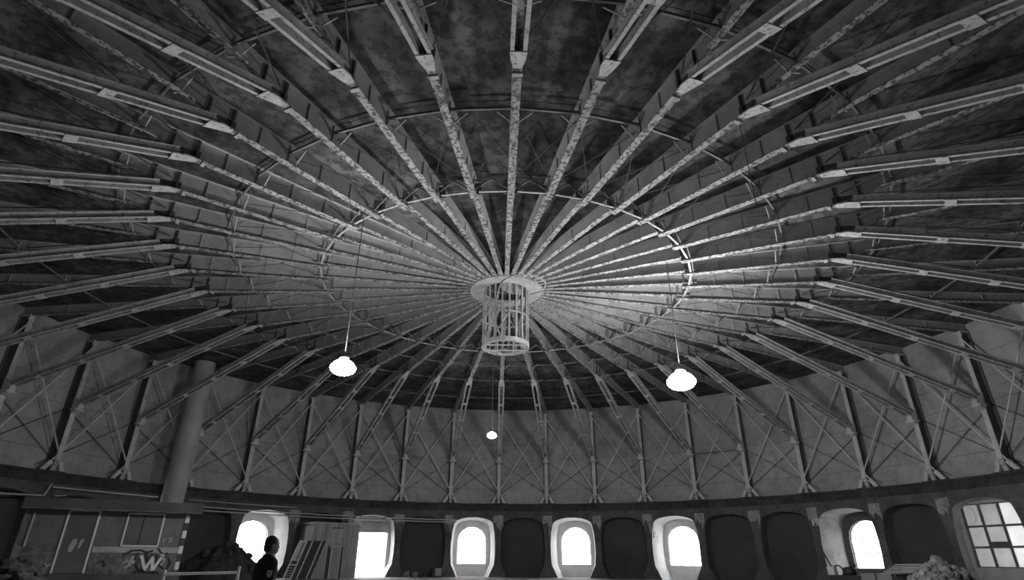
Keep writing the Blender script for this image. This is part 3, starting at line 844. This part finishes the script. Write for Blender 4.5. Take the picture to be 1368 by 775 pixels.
# ------------------------------------------------------------------ things at the right
pr = random.Random(4)
for k in range(6):
    a = Vector((20.9 + .12*k, 7.6 - .10*k, -.62 + .09*k)); b_ = Vector((21.75 + .05*k, 4.6, -.48 + .07*k))
    o = part('plank', MB().bar((0,0,0), b_-a, .24, .05), 'timber_pale' if k % 2 else 'timber'); o.location = a
    tag(o, ['lowest', 'second lowest', 'third from bottom', 'third from top', 'second from top', 'topmost'][k] + ' plank of the stack resting against the pale debris heap', 'plank', 'planks stacked by the debris heap')
t = thing('trestle', 'low dark trestle carrying the planks beside the debris heap', 'trestle', (21.3,6.6,FLOOR), .5)
part('trestle_beam', MB().box(-.6,.6,-.06,.06,.74,.86), 'timber_dark', t)
for sx in (-.5,.5):
    for sy in (-.22,.22): part('leg', MB().bar((sx,sy,0),(sx,0,.78),.06,.06), 'timber_dark', t)
t = thing('chest', 'grey lidded chest standing in front of the dark niche', 'chest', (21.0,7.9,FLOOR), frame_rz(13.0))
part('chest_body', MB().box(-.5,.5,-.85,.85,0,.80), 'box_grey', t)
part('chest_lid', MB().box(-.53,.53,-.88,.88,.80,.88), 'box_grey', t)
part('chest_band', MB().box(-.54,-.5,-.05,.05,.3,.9), 'steel_dark', t)
t = thing('machine', 'dark squat machine with pale box below the narrow arched window', 'machine', (20.0,9.4,FLOOR), frame_rz(13.6))
part('machine_bed', MB().box(-.4,.4,-.9,.9,0,.75), 'iron_black', t)
part('machine_head', MB().lathe([(.02,.0),(.34,.0),(.36,.3),(.2,.42),(.02,.44)], 14, (0,-.1,.75)), 'iron_black', t, True)
part('machine_wheel', MB().tube([(0,.55+.3*math.cos(a),.95+.3*math.sin(a)) for a in [2*PI*k/16 for k in range(16)]], .04, 6, closed=True), 'iron_black', t)
part('machine_lever', MB().tube([(0,-.1,1.1),(-.1,-.6,1.3)], .03, 6), 'iron_black', t)
part('gauge_box', MB().box(-.45,-.1,.55,.95,.75,1.2), 'white_paint', t)
pol_ = part('leaning_pole', MB().tube([(0,0,0),(19.22-19.85,10.75-9.9,1.13+1.5)], .045, 8), 'iron_black'); pol_.location = (19.85,9.9,FLOOR)
tag(pol_, 'thin dark pole leaning against the reveal of narrow arched window', 'pole')
rag = MB()
for k in range(6):
    x0 = -.45 + .15*k; L = .7 + .5*((k*5)%4)/3 if k < 3 else .25 + .2*((k*3)%2)
    rag.box(-.03-.01*(k%2), .0, x0, x0+.13, -L, 0)
rg = part('hanging_rag', rag, 'cloth_white'); rg.location = pol(13.93, 27.98, 2.72); rg.rotation_euler = (0,0,frame_rz(13.93))
tag(rg, 'torn white strips hanging at the edge of the narrow arched window niche', 'rag')
# painted tag on the reveal of the window right of the lamp bay
gt = MB()
g0 = lp(16, -1.86, .55, 2.0)
pts = [(0,-.35),(.0,.1),(.16,.22),(.22,-.05),(.26,.2),(.42,.2),(.44,-.35)]
for k in range(len(pts)-1):
    a = lp(16, -1.86+.16*(pts[k][0]+.2), .35+pts[k][0]*1.6, 2.0+pts[k][1]); b_ = lp(16, -1.86+.16*(pts[k+1][0]+.2), .35+pts[k+1][0]*1.6, 2.0+pts[k+1][1])
    gt.bar(a, b_, .05, .05)
part('graffiti_stroke', gt, 'shed_wall', wl)

# ------------------------------------------------------------------ the person, standing near the railing, facing right and away
def capsule(mb, a, b_, ra, rb, n=10):
    a = Vector(a); b_ = Vector(b_); d = (b_-a)
    L = d.length; d = d.normalized() if L > 1e-6 else Vector((0,0,1))
    pts = []; rs = []
    for t_ in (-.98,-.8,-.45): pts.append(a + d*(ra*t_)); rs.append(ra*math.sqrt(1-t_*t_))
    for t_ in (0,.5,1): pts.append(a.lerp(b_,t_)); rs.append(ra+(rb-ra)*t_)
    for t_ in (.45,.8,.98): pts.append(b_ + d*(rb*t_)); rs.append(rb*math.sqrt(1-t_*t_))
    mb.tube(pts, rs, n)
def remeshed(name, mb, material, parent, vox):
    me = bpy.data.meshes.new(name); me.from_pydata(mb.v, [], mb.f)
    bm = bmesh.new(); bm.from_mesh(me); bmesh.ops.recalc_face_normals(bm, faces=bm.faces); bm.to_mesh(me); bm.free()
    me.materials.append(MATS[material])
    o = obj(name, me, parent)
    r = o.modifiers.new('remesh','REMESH'); r.mode = 'VOXEL'; r.voxel_size = vox; r.use_smooth_shade = True
    s_ = o.modifiers.new('smooth','SMOOTH'); s_.factor = .5; s_.iterations = 4
    return o
# local: facing +X, left +Y, feet at z 0, height about 1.80
per = thing('person', 'person in dark jacket with pale sleeve badge, standing, looking right', 'person', (-3.54,-17.55,FLOOR), math.radians(42))
S = 1.80/1.80
body = MB()
H0 = 1.66
body.ell((.02,0,H0), (.098,.078,.118), 16, 12)            # skull
body.ell((.055,0,H0-.07), (.062,.056,.065), 12, 8)         # jaw
capsule(body, (.108,0,H0-.005), (.122,0,H0-.035), .010, .015)  # nose
capsule(body, (.10,-.02,H0-.072), (.10,.02,H0-.072), .009, .009) # mouth
for sg in (-1,1):
    body.ell((-.005,sg*.080,H0-.01), (.022,.010,.034), 8, 6)
    body.ell((.096,sg*.030,H0+.012), (.012,.016,.009), 8, 6)
capsule(body, (-.015,0,1.44), (.005,0,1.60), .066, .056)    # neck
body.ell((-.01,0,1.28), (.115,.165,.20), 14, 10)
body.ell((0,0,1.06), (.10,.14,.16), 14, 10)
body.ell((0,0,.93), (.11,.155,.13), 14, 10)
for sg in (-1,1):
    capsule(body, (-.02,sg*.05,1.45), (-.02,sg*.18,1.40), .06, .065)
    capsule(body, (-.02,sg*.20,1.39), (-.05,sg*.245,1.11), .056, .044)
    capsule(body, (-.05,sg*.245,1.11), (.05,sg*.24,.88), .042, .030)
    body.ell((.075,sg*.24,.815), (.035,.018,.050), 10, 8)
    for k in range(4):
        x = .048+.018*k; L = (.065,.075,.07,.055)[3-k]
        capsule(body, (x,sg*.24,.775), (x+.006,sg*.236,.775-L*.55), .0085, .008, 6)
        capsule(body, (x+.006,sg*.236,.775-L*.55), (x+.014,sg*.226,.775-L), .008, .0065, 6)
    capsule(body, (.10,sg*.235,.835), (.128,sg*.228,.79), .010, .009, 6)
    capsule(body, (.128,sg*.228,.79), (.13,sg*.222,.765), .009, .008, 6)
    capsule(body, (0,sg*.09,.90), (.01,sg*.095,.50), .085, .058)
    capsule(body, (.01,sg*.095,.50), (-.02,sg*.10,.09), .055, .038)
    capsule(body, (-.03,sg*.10,.05), (.15,sg*.11,.035), .045, .036)
remeshed('body', body, 'skin_tone', per, .009)
jk = MB()
jk.ell((-.03,0,1.27), (.175,.21,.225), 16, 12)
jk.ell((0,0,1.05), (.140,.185,.20), 16, 12)
jk.ell((0,0,.88), (.145,.19,.12), 16, 12)
for sg in (-1,1):
    capsule(jk, (-.02,sg*.06,1.465), (-.02,sg*.185,1.405), .070, .085)
    capsule(jk, (-.02,sg*.205,1.39), (-.055,sg*.255,1.11), .080, .064)
    capsule(jk, (-.055,sg*.255,1.11), (.04,sg*.245,.90), .062, .048)
capsule(jk, (-.045,-.04,1.49), (-.045,.04,1.49), .050, .050)
remeshed('jacket', jk, 'cloth_dark', per, .014)
cl = MB(); cl.lathe([(.074,-.02),(.080,.0),(.070,.045),(.064,.045)], 18, (.004,0,1.495)); part('shirt_collar', cl, 'cloth_white', per, True)
hr = MB()
hr.ell((-.012,0,H0+.032), (.100,.088,.105), 16, 12)
hr.ell((-.045,0,H0-.025), (.068,.078,.085), 14, 10)
remeshed('hair', hr, 'hair_dark', per, .010)
tr_ = MB()
tr_.ell((0,0,.93), (.125,.17,.13), 14, 10)
for sg in (-1,1):
    capsule(tr_, (0,sg*.09,.90), (.01,sg*.095,.50), .10, .078); capsule(tr_, (.01,sg*.095,.50), (-.02,sg*.10,.11), .076, .062)
remeshed('trousers', tr_, 'cloth_dark', per, .016)
for sg in (-1,1):
    sh = MB(); capsule(sh, (-.04,sg*.10,.052), (.17,sg*.112,.04), .050, .042)
    sh.v = [(x,y,max(z,0.0)) for x,y,z in sh.v]
    remeshed('shoe', sh, 'iron_black', per, .010)
# shield badge on the right upper sleeve
bd = MB()
pts = [(-.034,.045),(.034,.045),(.034,-.005),(.018,-.034),(0,-.048),(-.018,-.034),(-.034,-.005)]
n_ = len(pts)
bd.add([(x,-.008,z) for x,z in pts] + [(x,.008,z) for x,z in pts], [tuple(range(n_)), tuple(range(2*n_-1,n_-1,-1))] + [(i,(i+1)%n_,(i+1)%n_+n_,i+n_) for i in range(n_)])
b_o = part('sleeve_badge', bd, 'cloth_white', per); b_o.location = (-.085,-.303,1.27); b_o.rotation_euler = (math.radians(-9),0,math.radians(-37))
bs = part('badge_stripe', MB().box(-.022,.022,-.012,-.008,-.006,.022), 'spray_grey', b_o)
